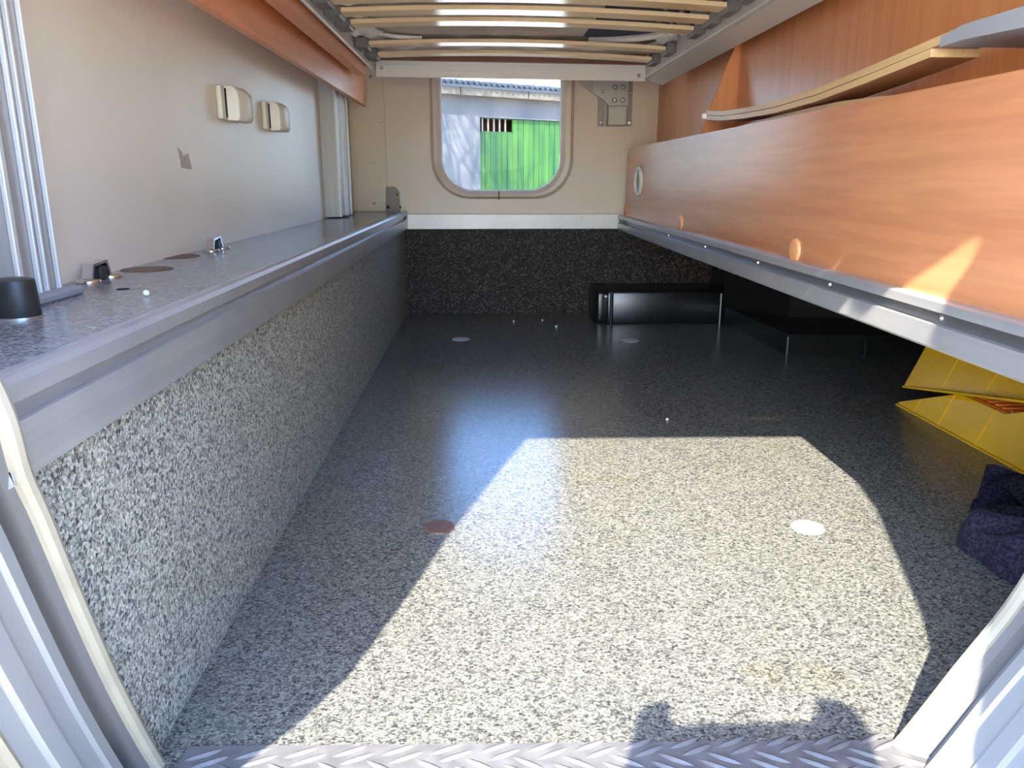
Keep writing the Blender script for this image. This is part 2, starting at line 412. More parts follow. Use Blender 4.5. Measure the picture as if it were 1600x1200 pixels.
def ring_sweep(prof):
    """prof: (y, outward offset) points swept round the opening"""
    b = BM(); cx, cz = 0.06, 0.5
    rows = []
    n = len(RING)
    for i, p in enumerate(RING):
        q0 = Vector(RING[max(i - 1, 0)][:2]); q1 = Vector(RING[min(i + 1, n - 1)][:2]); t = (q1 - q0).normalized()
        nx, nz = t.y, -t.x
        if (p[0] - cx) * nx + (p[1] - cz) * nz < 0: nx, nz = -nx, -nz
        rows.append([b.verts.new((p[0] + nx * o, p[2] - .525 + y, p[1] + nz * o)) for y, o in prof])
    for A, B in zip(rows, rows[1:]):
        for k in range(len(prof) - 1): b.faces.new((A[k], A[k + 1], B[k + 1], B[k]))
    return b
door = struct('door_1', ring_sweep([(0.503, 0.016), (0.497, 0.002), (0.487, 0.001), (0.485, 0.004), (0.468, 0.004), (0.466, 0.001), (0.452, 0.001), (0.450, 0.005), (0.436, 0.006), (0.434, 0.02)]), 'profile', True)
b = BM(); tube(b, [(x, y, z) for x, z, y in RING], 0.0062, 10); obj('door_seal', b, 'seal', door, True)
obj('frame_channel', ring_sweep([(0.53, 0.008), (0.523, 0.000), (0.512, 0.003), (0.511, 0.014), (0.502, 0.018), (0.500, 0.03)]), 'channel', door, True)
obj('frame_lip', ring_sweep([(0.436, 0.006), (0.432, 0.004), (0.428, 0.006), (0.427, 0.03)]), 'seal', door, True)
obj('outer_gasket', ring_sweep([(0.427, 0.012), (0.40, 0.008), (0.36, 0.02), (0.30, 0.05)]), 'black', door, True)

# tread plate sill
sill = struct('trim_2', BM(), 'tread')
b = BM(); prism(b, [(-0.245, 0.548), (0.372, 0.534), (0.392, 0.512), (0.40, 0.44), (-0.245, 0.44)], 2, -0.004, 0.0022)
bmesh.ops.recalc_face_normals(b, faces=b.faces); bm_me = sill.data; b.to_mesh(bm_me); b.free()
b = BM()
prof = [(-1, 0, 0), (-.6, .42, .35), (0, .55, .5), (.6, .42, .35), (1, 0, 0)]
L, W, Hh = 0.0150, 0.0036, 0.0016
top = [b.verts.new((x * L, 0, Hh * (1 - x * x) ** .5 + 0.0001)) for x, w, h in prof]
lf = [b.verts.new((x * L, w * W * 1.6, 0)) for x, w, h in prof[1:-1]]; rg = [b.verts.new((x * L, -w * W * 1.6, 0)) for x, w, h in prof[1:-1]]
for S in (lf, rg):
    b.faces.new((top[0], top[1], S[0])); b.faces.new((top[1], top[2], S[1], S[0])); b.faces.new((top[2], top[3], S[2], S[1])); b.faces.new((top[3], top[4], S[2]))
tb0 = obj('tread_bar', b, 'tread', sill, True); first = True
for iy in range(4):
    for ix in range(16):
        x = -0.225 + ix * 0.039 + (0.0195 if iy % 2 else 0); y = 0.533 - iy * 0.0185
        if x > 0.375 or (x > 0.35 and y < 0.5): continue
        for dy in (-0.0042, 0.0042):
            o = tb0 if first else dup(tb0, (0, 0, 0), sill); first = False
            o.location = (x + (dy if iy % 2 else -dy) * .9, y + dy, 0.0022); o.rotation_euler.z = R(24) if iy % 2 == 0 else R(-30)

# closing boards round the hidden bench space
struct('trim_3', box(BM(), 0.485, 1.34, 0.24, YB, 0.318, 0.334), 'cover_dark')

# floor plugs
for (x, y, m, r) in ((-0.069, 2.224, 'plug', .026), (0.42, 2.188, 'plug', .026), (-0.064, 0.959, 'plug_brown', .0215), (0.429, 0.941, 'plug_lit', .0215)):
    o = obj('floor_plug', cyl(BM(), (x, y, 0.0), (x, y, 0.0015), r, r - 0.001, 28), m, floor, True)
    if m != 'plug': o['label'] = 'brown sunken floor plug' if m == 'plug_brown' else 'bright floor plug with sunlight in its colour'

# ------------------------------------------------------------------ left shelf with aluminium edge
sh = thing('side_shelf', 'long grey flecked shelf with grooved aluminium edge along cream left wall', 'shelf', (-0.36, 1.5, 0.29))
obj('shelf_board', box(BM(), XL, -0.266, 0.401, YB, 0.329, ZS), 'shelf', sh)
b = BM(); prism(b, [(-.268, .3475), (-.260, .3485), (-.256, .347), (-.254, .343), (-.254, .333), (-.264, .333), (-.264, .322), (-.254, .322), (-.254, .290), (-.257, .288), (-.2605, .288), (-.2605, .330), (-.268, .330)], 1, 0.401, YB - 0.010)
er = obj('edge_rail', b, 'alu', sh)
obj('groove_strip', box(BM(), -0.2645, -0.2632, 0.401, YB - 0.012, .3225, .3325), 'alu_dark', er)
for y in (0.95, 1.18, 1.45, 1.75, 2.05, 2.35):
    obj('rail_screw', cyl(BM(), (-.2635, y, .3275), (-.2605, y, .3275), 0.0045, 0.003, 10), 'screw', er)
obj('rail_stop', box(BM(), -.264, -.2545, 2.60, 2.66, .3225, .3325), 'black', er)
obj('flush_plug', cyl(BM(), (-.405, .955, ZS), (-.405, .955, ZS + .0008), .030, .029, 32), 'plug_brown', sh)['label'] = 'brown round plug'
b = BM(); cyl(b, (-.432, 1.115, ZS), (-.432, 1.115, ZS + .0008), .033, .032, 32)
for v in list(b.verts):
    if v.co.x < XL: v.co.x = XL
obj('flush_plug', b, 'plug_brown', sh)
obj('shelf_hole', cyl(BM(), (-.356, .779, ZS), (-.356, .779, ZS + .0006), .006, .006, 14), 'dark_gap', sh)

# posts
def post(y0, y1, lab, near):
    t = thing('upright_post', lab, 'post', (XL, (y0 + y1) / 2, ZS))
    w = y1 - y0
    obj('post_profile', box(BM(), XL, -0.396, y0, y1, ZS + .004, 1.0), 'alu_z', t)
    for f, ww in ((0.0, .10), (0.44, .06), (0.62, .06), (0.94, .06)):
        obj('rib', box(BM(), -0.396, -0.3915, y0 + f * w, y0 + (f + ww) * w, ZS + .004, 1.0, .0008, 1), 'alu_rib', t)
    if near:
        obj('foot', box(BM(), -.394, -.378, .630, .750, ZS, ZS + .008, .002, 1), 'grey_plastic', t)
    else:
        obj('foot', cyl(BM(), (-.392, y0 + .05, ZS), (-.392, y0 + .05, ZS + .006), .014, .012, 16), 'black', t)
    return t
post(0.672, 0.737, 'near aluminium wall post with pale ribs, behind the black rubber stop', True)
pf = post(2.21, 2.40, 'far aluminium wall post standing on the shelf beside the back wall', False)

# wall hoods
def hood(y, z0, lab):
    t = thing('wall_hood', lab, 'wall fitting', (XL, y, z0), 'cream hoods on the left wall')
    obj('base_plate', box(BM(), XL, XL + .010, y - .024, y + .075, z0, z0 + .054, .004, 2), 'cream_plastic', t, True)
    b = BM()
    pts = []
    prof = [(0.012, -.006), (0.030, 0.0), (0.036, .012), (0.038, .04), (0.034, .066), (0.024, .078), (0.012, .082)]
    rows = []
    for (k, zz) in ((0.86, 0.0), (1.0, .006), (1.0, .036), (0.93, .046), (0.62, .054)):
        rows.append([b.verts.new((XL + .008 + (x - .008) * k, y + yy, z0 + zz)) for x, yy in prof])
    for A, B in zip(rows, rows[1:]):
        for i in range(len(prof) - 1): b.faces.new((A[i], A[i + 1], B[i + 1], B[i]))
    b.faces.new(rows[0]); b.faces.new(rows[-1])
    back = [r_[0] for r_ in rows] + [r_[-1] for r_ in reversed(rows)]
    b.faces.new(back)
    obj('hood_cover', b, 'cream_plastic', t, True)
    obj('gap_line', box(BM(), XL + .010, XL + .0125, y - .008, y + .08, z0 + .004, z0 + .05), 'dark_gap', t)
hood(1.385, .545, 'cream plastic wall hood nearer to the camera, slightly higher in view')
hood(1.655, .545, 'cream plastic wall hood farther along, nearer the orange beam and window')

# latches on the shelf
def latch(x, y, lab):
    t = thing('floor_latch', lab, 'latch', (x, y, ZS), 'chrome latches on the left shelf')
    for dy in (-.024, .026):
        obj('foot_disc', cyl(BM(), (x + .004, y + dy, ZS), (x + .004, y + dy, ZS + .0035), .013, .011, 20, .001), 'chrome', t, True)
    b = BM()
    prism(b, [(y - .022, ZS + .003), (y - .018, ZS + .003), (y - .013, ZS + .015), (y + .013, ZS + .017), (y + .020, ZS + .003), (y + .024, ZS + .003), (y + .017, ZS + .020), (y - .015, ZS + .018)], 0, x - .004, x + .007)
    obj('bridge', b, 'chrome', t)
    obj('spring_block', box(BM(), x - .006, x + .008, y - .002, y + .014, ZS, ZS + .014, .002, 1), 'black', t)
latch(-.420, .858, 'chrome latch on the shelf beside the brown plug')
latch(-.415, 1.225, 'chrome latch with black block farther along the shelf')

st = thing('rubber_stopper', 'black cylindrical rubber stop standing on the shelf before the near post', 'stopper', (-.364, .615, ZS))
obj('stopper_body', cyl(BM(), (-.364, .615, ZS), (-.364, .615, ZS + .031), .0165, .0148, 32, .003), 'black', st, True)
obj('stopper_base', cyl(BM(), (-.364, .615, ZS), (-.364, .615, ZS + .002), .0172, .0170, 32), 'screw', st, True)
b = BM(); bmesh.ops.create_icosphere(b, subdivisions=2, radius=.003, matrix=Matrix.Translation((-.313, .73, ZS + .003)))
tag(obj('white_bead', b, 'white_plastic', None, True), 'tiny white bead lying on the grey shelf', 'bead')

# far left bracket on the back wall
t = thing('corner_bracket', 'brown metal corner bracket at the shelf end below the window', 'bracket', (-.30, YB - .006, ZS))
b = BM(); prism(b, [(-.327, ZS), (-.323, .425), (-.300, .427), (-.288, .422), (-.281, .409), (-.279, ZS)], 1, YB - .012, YB - .006)
obj('bracket_plate', b, 'brown_plate', t)
obj('bracket_flange', box(BM(), -.283, -.279, YB - .03, YB - .012, ZS, .412), 'brown_plate', t)
for x, z in ((-.318, .36), (-.284, .40), (-.279, .36)):
    obj('bracket_screw', cyl(BM(), (x, YB - .012, z), (x, YB - .0145, z), .005, .004, 10), 'dark_gap', t)

# ------------------------------------------------------------------ right bench: front panel and rail
bp = thing('bench_front', 'cherry wood bench front board with round caps above the right aluminium rail', 'bench', (.47, 1.6, .284))
b = BM(); prism(b, [(0.5, .33), (2.60, .33), (2.60, .5), (2.592, .53), (2.57, .545), (0.5, .541)], 0, .465, .481)
fp = obj('front_panel', b, 'wood_y', bp)
b = BM(); prism(b, [(.481, .334), (.456, .333), (.452, .331), (.452, .3215), (.461, .3215), (.461, .308), (.452, .308), (.452, .286), (.455, .283), (.481, .283)], 1, 0.30, YB - 0.010)
rr = obj('edge_rail', b, 'alu', bp)
obj('groove_strip', box(BM(), .4603, .4612, 0.30, YB - 0.012, .3085, .321), 'alu_dark', rr)
for y in (0.76, 1.02, 1.30, 1.62, 1.95, 2.3):
    obj('rail_screw', cyl(BM(), (.4606, y, .3148), (.4575, y, .3148), 0.0048, 0.0035, 10), 'screw', rr)
obj('rail_stop', box(BM(), .4525, .4615, 2.56, 2.64, .309, .321), 'black', rr)
for y, z, r in ((1.157, .347, .0185), (1.854, .351, .0185), (2.586, .353, .0185)):
    obj('cover_cap', cyl(BM(), (.4655, y, z), (.4615, y, z), r, r - .0015, 32, .0008), 'cap_wood', bp, True)
b = BM(); tube(b, [(.4632, 2.374 + .044 * math.cos(a * math.pi / 16), .444 + .038 * math.sin(a * math.pi / 16)) for a in range(32)], .0065, 8, True)
gr = obj('grommet', b, 'cream_plastic', bp, True); gr['label'] = 'cream oval cable grommet'
b = BM(); prism(b, [(2.374 + .042 * math.cos(a * math.pi / 16), .444 + .036 * math.sin(a * math.pi / 16)) for a in range(32)], 0, .4636, .4652)
obj('grommet_lid', b, 'plug_brown', bp)
obj('cross_rib', box(BM(), .462, .4645, 2.372, 2.376, .41, .478), 'cream_plastic', gr)

# loose slats lying in the bench
CURVE = [(1.710, .571), (1.60, .5615), (1.464, .556), (1.307, .553), (1.146, .556), (.995, .5645), (.861, .574)]
def loose_slat(lab, curve, thick, x0, x1, y_end=None, facemat='slat_y'):
    t = thing('loose_slat', lab, 'bed slat', (x0, curve[-1][0], curve[-1][1]), 'loose slats leaning in the bench')
    b = BM()
    low = [(y, z) for y, z in curve]; up = [(y, z + thick) for y, z in reversed(curve)]
    prism(b, low + up, 0, x0, x1); obj('slat_board', b, facemat, t)
    b = BM(); grid_surf(b, lambda u, v: (x0 + .001 + (x1 - x0 - .002) * u, *[(lambda k, f: (curve[k][0] * (1 - f) + curve[k + 1][0] * f, curve[k][1] * (1 - f) + curve[k + 1][1] * f - .0004))(min(int(v * (len(curve) - 1)), len(curve) - 2), v * (len(curve) - 1) - min(int(v * (len(curve) - 1)), len(curve) - 2))][0]), 1, len(curve) - 1)
    obj('veneer_face', b, 'slat_face', t)
    return t
low = loose_slat('lower of two stacked loose birch slats, square bare end showing', CURVE, .0085, .470, .5225)
t = loose_slat('upper of two stacked loose birch slats, end in a grey plastic cap', [(y - (.0 if i < 6 else .035), z + .0095 + (0 if i < 6 else .002)) for i, (y, z) in enumerate(CURVE)], .0085, .470, .5225)
b = BM(); prism(b, [(.838, .580), (.800, .581), (.700, .576), (.700, .594), (.800, .595), (.838, .590)], 0, .466, .555)
obj('end_cap', b, 'grey_plastic', t)['label'] = 'grey plastic end cap'
obj('cap_pin', cyl(BM(), (.51, .78, .594), (.51, .78, .606), .0025, .002, 8), 'grey_plastic', t)
obj('clip', box(BM(), .463, .476, 1.708, 1.722, .573, .584, .002, 1), 'white_plastic', t)
t = loose_slat('third loose slat lying low along the top of the bench front', [(1.66, .534), (1.45, .540), (1.26, .5435), (1.1, .543), (.98, .5385), (.85, .528)], .009, .484, .523)
obj('clip', box(BM(), .476, .492, 1.664, 1.69, .536, .5455, .002, 1), 'white_plastic', t)

# ------------------------------------------------------------------ orange beam under the bed, left
t = thing('bed_side_beam', 'orange cherry wood beam running under the left bed rail', 'beam', (-.35, 1.5, .667))
obj('lower_board', box(BM(), -.373, -.360, 0.45, 2.57, .669, .79), 'wood_beam', t)
obj('upper_board', box(BM(), -.342, -.318, 0.45, 2.28, .7225, .80), 'wood_beam', t)

# ------------------------------------------------------------------ bed
BX = .085
bed = thing('slatted_bed', 'raised bed frame of pale rails and bowed birch slats overhead', 'bed', (BX, 1.4, .735))
def rail(x0, x1, inner):
    return box(BM(), x0, x1, 0.44, 2.395, .741, .802, .002, 1)
obj('side_rail', rail(-.313, -.305, 1), 'bed_metal', bed)
b = BM(); box(b, .470, .485, 0.44, 2.395, .738, .790, .002, 1); sr = obj('side_rail', b, 'bed_metal', bed)
b = BM(); prism(b, [(.482, .742), (.490, .742), (.523, .728), (.523, .720), (.478, .734)], 1, .44, 2.395); obj('rail_flange', b, 'bed_metal', sr)
b = BM(); prism(b, [(-.302, .7335), (-.302, .774), (.470, .774), (.470, .7335)], 1, 2.385, 2.40); cb = obj('cross_bar', b, 'bed_white', bed)
for z in (.7345, .745, .7525, .760, .7725):
    obj('bar_ridge', box(BM(), -.302, .470, 2.3825, 2.386, z - .0012, z + .0012), 'bed_white', cb)
for x, z in ((-.287, .753), (.452, .7445)):
    obj('bar_bolt', cyl(BM(), (x, 2.385, z), (x, 2.3795, z), .0065, .005, 6), 'screw', cb)
obj('bar_lip', box(BM(), -.302, .470, 2.378, 2.386, .7285, .7335), 'bed_white', cb)
obj('cross_bar', box(BM(), -.302, .470, .432, .446, .734, .815), 'bed_white', bed)
obj('end_board', box(BM(), -.30, .468, 2.36, 2.384, .772, .86), 'ply_dark', bed)
def slat_bm(w=.052, th=.008):
    b = BM(); N = 16; x0, x1 = -.292, .466
    rows = []
    for i in range(N + 1):
        x = x0 + (x1 - x0) * i / N; q = (2 * i / N - 1); z = .757 + .011 * (1 - q * q)
        rows.append([b.verts.new(v) for v in ((x, 0, z), (x, w, z), (x, w, z + th), (x, 0, z + th))])
    for A, B in zip(rows, rows[1:]):
        for k in range(4): b.faces.new((A[k], A[(k + 1) % 4], B[(k + 1) % 4], B[k]))
    b.faces.new(rows[0]); b.faces.new(list(reversed(rows[-1]))); return b
s0 = None; h0 = None
for y in (.55, .665, .78, .895, 1.01, 1.125, 1.24, 1.30, 1.415, 1.53, 1.645, 1.76, 2.02, 2.185):
    if s0 is None:
        b = slat_bm(); bmesh.ops.translate(b, vec=(0, y, 0), verts=b.verts); s0 = obj('slat', b, 'slat', bed, True)
        for x0, x1 in ((-.305, -.272), (.446, .470)):
            b = BM(); box(b, x0, x1, y - .008, y + .060, .750, .776, .003, 1); hh = obj('slat_holder', b, 'holder', s0)
        hs = list(s0.children); y_ref = y
    else:
        s = s0.copy(); COL.objects.link(s); s.location = s0.location + Vector((0, y - y_ref, 0))
        for h in hs:
            hc = h.copy(); COL.objects.link(hc); hc.parent = s
bed.rotation_euler.y = R(0.7)

mt = thing('mattress', 'beige mattress seen from below between the bed slats', 'mattress', (BX, 1.4, .785))
b = BM(); box(b, -.33, .52, .46, 2.37, .792, .90, .02, 3); obj('mattress_body', b, 'mattress', mt, True)
# navy patch under the right half, rounded toward the far end
pts = [(.258, 1.2), (.250, 2.06)] + [(.250 + .215 * math.sin(k * math.pi / 16), 1.88 + .18 * math.cos(k * math.pi / 16)) for k in range(1, 9)] + [(.465, 1.2)]
b = BM(); prism(b, pts, 2, .7885, .7925); obj('navy_patch', b, 'navy', mt)
def ruffle(x0, x1, y0, y1, amp, nf, ph):
    b = BM()
    def f(u, v):
        x = x0 + (x1 - x0) * u; y = y0 + (y1 - y0) * v
        return (x + .006 * math.sin(v * nf * 1.7 + ph), y, .779 + amp * math.sin(v * nf + ph + u * 1.5) * (.4 + .6 * u) + .004 * math.sin(u * 9 + ph))
    grid_surf(b, f, 10, 60); return b
obj('cover_hem', ruffle(.425, .470, 1.2, 2.17, .008, 62, 0.4), 'white_cloth', mt, True)['label'] = 'gathered white cover hem'
obj('cover_hem', ruffle(-.235, -.30, 1.6, 2.16, .006, 50, 1.0), 'white_cloth', mt, True)['label'] = 'gathered white cover hem'
# piping that curves across the corners of the cover
def arc(side):
    pts = []
    for k in range(15):
        a = k / 14 * math.pi / 2
        pts.append(((.462 - .20 * (1 - math.cos(a))) if side > 0 else (-.285 + .14 * (1 - math.cos(a))), 1.87 + .19 * math.sin(a) - (0 if side > 0 else .02), .7835 - .003 * math.sin(a)))
    return pts
for s in (1, -1):
    b = BM(); tube(b, arc(s), .008 if s > 0 else .005, 8); obj('piping', b, 'white_cloth', mt, True)
# crumpled hem hanging near the far end
b = BM()
def crump(u, v):
    x = -.24 + .68 * u
    return (x, 2.10 + .06 * v + .008 * math.sin(u * 47) * (1 - v), .777 + .008 * math.sin(u * 39 + v * 3) * math.sin(u * 13 + 1) - .004 * math.sin(v * math.pi) + .004 * random.random())
grid_surf(b, crump, 90, 6); obj('crumpled_hem', b, 'mattress', mt, True)
# elastic loops
for (y, x) in ((1.555, .40), (1.60, .44), (1.69, .40), (1.715, .44), (1.80, .41), (1.83, .445)):
    b = BM(); tube(b, [(x - .035, y, .783), (x - .02, y + .008, .772), (x, y + .002, .768), (x + .02, y + .012, .770), (x + .03, y + .004, .778)], .0035, 6)
    obj('elastic_loop', b, 'white_cloth', mt, True)

# ------------------------------------------------------------------ bed lock bracket on the back wall
t = thing('bed_lock', 'grey bolted steel bracket on the back wall right of the window', 'bracket', (.42, YB, .65))
b = BM(); prism(b, [(.378, .618), (.491, .618), (.490, .80), (.377, .80)], 1, YB - .004, YB); obj('base_plate', b, 'steel_dark', t)
b = BM(); prism(b, [(.354, .720), (.390, .700), (.411, .681), (.472, .681), (.472, .80), (.354, .80)], 1, YB - .026, YB - .020); gp = obj('gusset_plate', b, 'steel', t)
b = BM(); prism(b, [(.290, .775), (.354, .722), (.354, .80), (.29, .80)], 1, YB - .012, YB - .008); obj('arm', b, 'steel', t)
for x, z in ((.428, .738), (.454, .738), (.428, .698), (.454, .698)):
    obj('bolt', cyl(BM(), (x, YB - .026, z), (x, YB - .033, z), .0085, .006, 16, .001), 'screw', gp, True)
obj('bolt', cyl(BM(), (.391, YB - .026, .724), (.391, YB - .031, .724), .007, .006, 12), 'screw', gp, True)
obj('square_tube', box(BM(), .408, .470, YB - .030, YB - .004, .6195, .681, .003, 2), 'steel', t)
obj('channel_side', box(BM(), .397, .401, YB - .014, YB - .004, .618, .70), 'steel', t)
for x, z in ((.388, .629), (.481, .629), (.4805, .722)):
    obj('plate_screw', cyl(BM(), (x, YB - .004, z), (x, YB - .008, z), .006, .0045, 12), 'chrome', t, True)

# ------------------------------------------------------------------ black moulded box under the bench
t = thing('wheel_arch_box', 'black plastic moulded cover on the floor under the right bench', 'cover', (.75, 2.45, 0))
b = BM(); box(b, .392, .765, 2.45, YB - .02, 0, .103, .006, 2); obj('cover_body', b, 'black_plastic', t, True)
b = BM(); box(b, .358, .400, 2.47, YB - .03, 0.0, .104, .012, 3); obj('rounded_end', b, 'black_plastic', t, True)
b = BM(); prism(b, [(.765, 2.44), (.80, 1.985), (.985, 1.965), (1.25, 1.95), (1.25, 2.6), (.765, 2.6)], 2, 0, .055); obj('step_cover', b, 'black_plastic', t)
b = BM(); prism(b, [(.765, 2.452), (.90, 2.25), (1.25, 2.2), (1.25, 2.6), (.765, 2.6)], 2, .055, .16); obj('upper_cover', b, 'black_plastic', t)
for x, y, z1 in ((.405, 2.449, .10), (.757, 2.449, .098), (.799, 1.985, .05)):
    obj('edge_bead', cyl(BM(), (x, y, 0), (x, y, z1), .006, .006, 10), 'black_plastic', t, True)
obj('cover_bolt', cyl(BM(), (.388, 2.468, .088), (.388, 2.462, .088), .005, .004, 8), 'screw', t)
obj('front_flap', box(BM(), .99, 1.09, 1.945, 1.955, 0, .045, .002, 1), 'black_plastic', t)

# ------------------------------------------------------------------ yellow levelling ramps
def slope_x(x, z): return x + .42 * z
def ramp_obj(lab, prof, base_rot, mirror):
    t = thing('levelling_ramp', lab, 'ramp', (.85, 1.3, 0), 'yellow ramps under the right bench')
    return t
def ramp_parts(t, prof, dx=0.0):
    """prof: upper outline (y, z) from thin end to tall end; base follows z0(y)"""
    b = BM(); W = .20; TH = .006
    ys = [p[0] for p in prof]; n = len(prof)
    A = [b.verts.new((.85 + dx + .42 * p[2], p[0], p[2])) for p in prof]; B = [b.verts.new((.85 + dx + .42 * p[1], p[0], p[1])) for p in prof]
    A2 = [b.verts.new((.85 + dx + W, p[0], p[2])) for p in prof]; B2 = [b.verts.new((.85 + dx + W, p[0], p[1])) for p in prof]
    for i in range(n - 1):
        b.faces.new((A[i], A[i + 1], B[i + 1], B[i])); b.faces.new((A2[i], B2[i], B2[i + 1], A2[i + 1]))
        b.faces.new((A[i], A2[i], A2[i + 1], A[i + 1])); b.faces.new((B[i], B[i + 1], B2[i + 1], B2[i]))
    b.faces.new((A[0], B[0], B2[0], A2[0])); b.faces.new((A[-1], A2[-1], B2[-1], B[-1]))
    return obj('ramp_body', b, 'yellow', t)
# lower ramp: thin end far away, tall end toward the camera  (y, base z, top z)
t = ramp_obj('lower yellow levelling ramp lying on the floor, thin end pointing to the back', None, 0, 0)
LOWP = [(1.512, .0005, .006), (1.46, .0005, .026), (1.356, .0005, .066), (1.228, .0005, .066), (1.147, .0005, .098), (1.06, .0005, .10), (.98, .0005, .13), (.93, .0005, .13)]
ramp_parts(t, LOWP)
def rib(t, y, z0, z1, off=0.0, w=.0022, dx=0.0):
    b = BM(); xa, xb = .85 + dx + .42 * z0 - .0018, .85 + dx + .42 * z1 - .0018
    vs = [b.verts.new(v) for v in ((xa, y, z0), (xa, y + w, z0), (xb, y + w, z1), (xb, y, z1), (xa + .004, y, z0), (xa + .004, y + w, z0), (xb + .004, y + w, z1), (xb + .004, y, z1))]
    for f in ((0, 1, 2, 3), (4, 7, 6, 5), (0, 4, 5, 1), (3, 2, 6, 7), (0, 3, 7, 4), (1, 5, 6, 2)): b.faces.new([vs[i] for i in f])
    obj('side_rib', b, 'yellow', t)
for y, z in ((1.45, .028), (1.366, .061), (1.252, .065), (1.13, .097), (1.02, .112)): rib(t, y, .001, z)
b = BM(); prism(b, [(1.512, .0), (.93, 0.0), (.93, .004), (1.512, .003)], 0, .846, .855); obj('base_flange', b, 'yellow', t)
for k in range(6):
    y = 1.34 - k * .021
    obj('tread_ridge', box(BM(), .892, 1.03, y - .006, y, .066, .0705), 'orange', t)
obj('tread_pad', box(BM(), .885, 1.04, 1.230, 1.354, .0655, .0672), 'orange', t)
# upper ramp: tall end far away, resting tilted on the lower one
t = ramp_obj('upper yellow levelling ramp resting tilted on the lower ramp', None, 0, 0)
def bz(y): return .036 + (1.518 - y) * .195
UPP = [(1.518, bz(1.518), bz(1.518) + .112), (1.44, bz(1.44), bz(1.44) + .112), (1.36, bz(1.36), bz(1.36) + .085), (1.27, bz(1.27), bz(1.27) + .085), (1.2, bz(1.2), bz(1.2) + .05), (1.10, bz(1.1), bz(1.1) + .05), (.99, bz(.99), bz(.99) + .01)]
ramp_parts(t, UPP, -.004)
for y in (1.405, 1.29, 1.19): rib(t, y, bz(y) + .001, bz(y) + (.10 if y > 1.36 else .078 if y > 1.26 else .045), dx=-.004)
b = BM(); prism(b, [(y, z) for y, z in ((1.517, bz(1.517) - .001), (.99, bz(.99) - .001), (.99, bz(.99) + .003), (1.517, bz(1.517) + .003))], 0, .8585, .875); obj('base_flange', b, 'yellow', t)

# ------------------------------------------------------------------ folded fleece blanket
def blanket():
    t = thing('fleece_blanket', 'dark violet fleece blanket folded in a heap on the floor at right', 'blanket', (.75, .93, 0))
    def lump(cx, cy, rx, ry, h, seed, n=40, ax=0.3):
        b = BM(); rnd = random.Random(seed); ph = [rnd.uniform(0, 6) for _ in range(8)]
        def f(u, v):
            a = 2 * math.pi * u; q = v
            e = 1.0 + .07 * math.sin(3 * a + ph[0]) + .05 * math.sin(5 * a + ph[1]) + .03 * math.sin(9 * a + ph[6])
            s = math.sin(q * math.pi / 2) ** .55
            x = rx * e * s * math.cos(a); y = ry * e * s * math.sin(a)
            z = h * math.cos(q * math.pi / 2) ** .45 * (1 + .10 * math.sin(x * 55 + ph[2]) * math.sin(y * 28 + ph[3]) + .05 * math.sin(x * 25 - y * 70 + ph[4]))
            z += .006 * math.sin(a * 7 + q * 9 + ph[5]) * math.sin(q * math.pi)
            ca, sa = math.cos(ax), math.sin(ax)
            return (cx + x * ca - y * sa, cy + x * sa + y * ca, max(z, 0.001))
        grid_surf(b, f, n * 2, n); bmesh.ops.remove_doubles(b, verts=b.verts, dist=1e-5); return b
    obj('blanket_base', lump(.705, .825, .118, .10, .052, 3), 'blanket', t, True)
    # upper flap folded back: a thick sheet with a rounded rim
    def sheet(P, th, n=24):
        b = BM()
        def f(u, v):
            p = (P[0] * (1 - u) * (1 - v) + P[1] * u * (1 - v) + P[2] * u * v + P[3] * (1 - u) * v)
            w = .010 * math.sin(u * 7 + v * 3) + .006 * math.sin(v * 11 - u * 5) + .022 * math.sin(u * math.pi) * math.sin(v * math.pi)
            return p + Vector((0, 0, w))
        grid_surf(b, f, n, n)
        r = bmesh.ops.solidify(b, geom=list(b.faces), thickness=th)
        return b
    V = Vector
    o = obj('blanket_fold', sheet([V((.672, .955, .060)), V((.690, .765, .034)), V((.82, .74, .060)), V((.835, .90, .062))], .014), 'blanket', t, True)
    o = obj('blanket_fold', sheet([V((.655, .955, .012)), V((.674, .962, .066)), V((.82, .915, .062)), V((.81, .925, .010))], .012), 'blanket', t, True)
    o = obj('blanket_fold', sheet([V((.628, .90, .040)), V((.640, .775, .012)), V((.74, .72, .022)), V((.75, .83, .048))], .012), 'blanket', t, True)
blanket()

# crumbs on the floor
for k, (x, y, r) in enumerate(((.095, 2.50, .0035), (.19, 2.52, .003), (.225, 2.40, .004), (.35, 1.42, .003))):
    b = BM(); bmesh.ops.create_icosphere(b, subdivisions=1, radius=r, matrix=Matrix.Translation((x, y, r * .8)))
    tag(obj('crumb', b, 'white_plastic', None, True), ['white crumb on the dark floor, leftmost by the back wall', 'white crumb on the dark floor close to the back wall, middle one', 'white crumb between the two far grey floor plugs', 'single white crumb on the dark floor just beyond the sunlit patch'][k], 'crumb', 'crumbs on the floor')

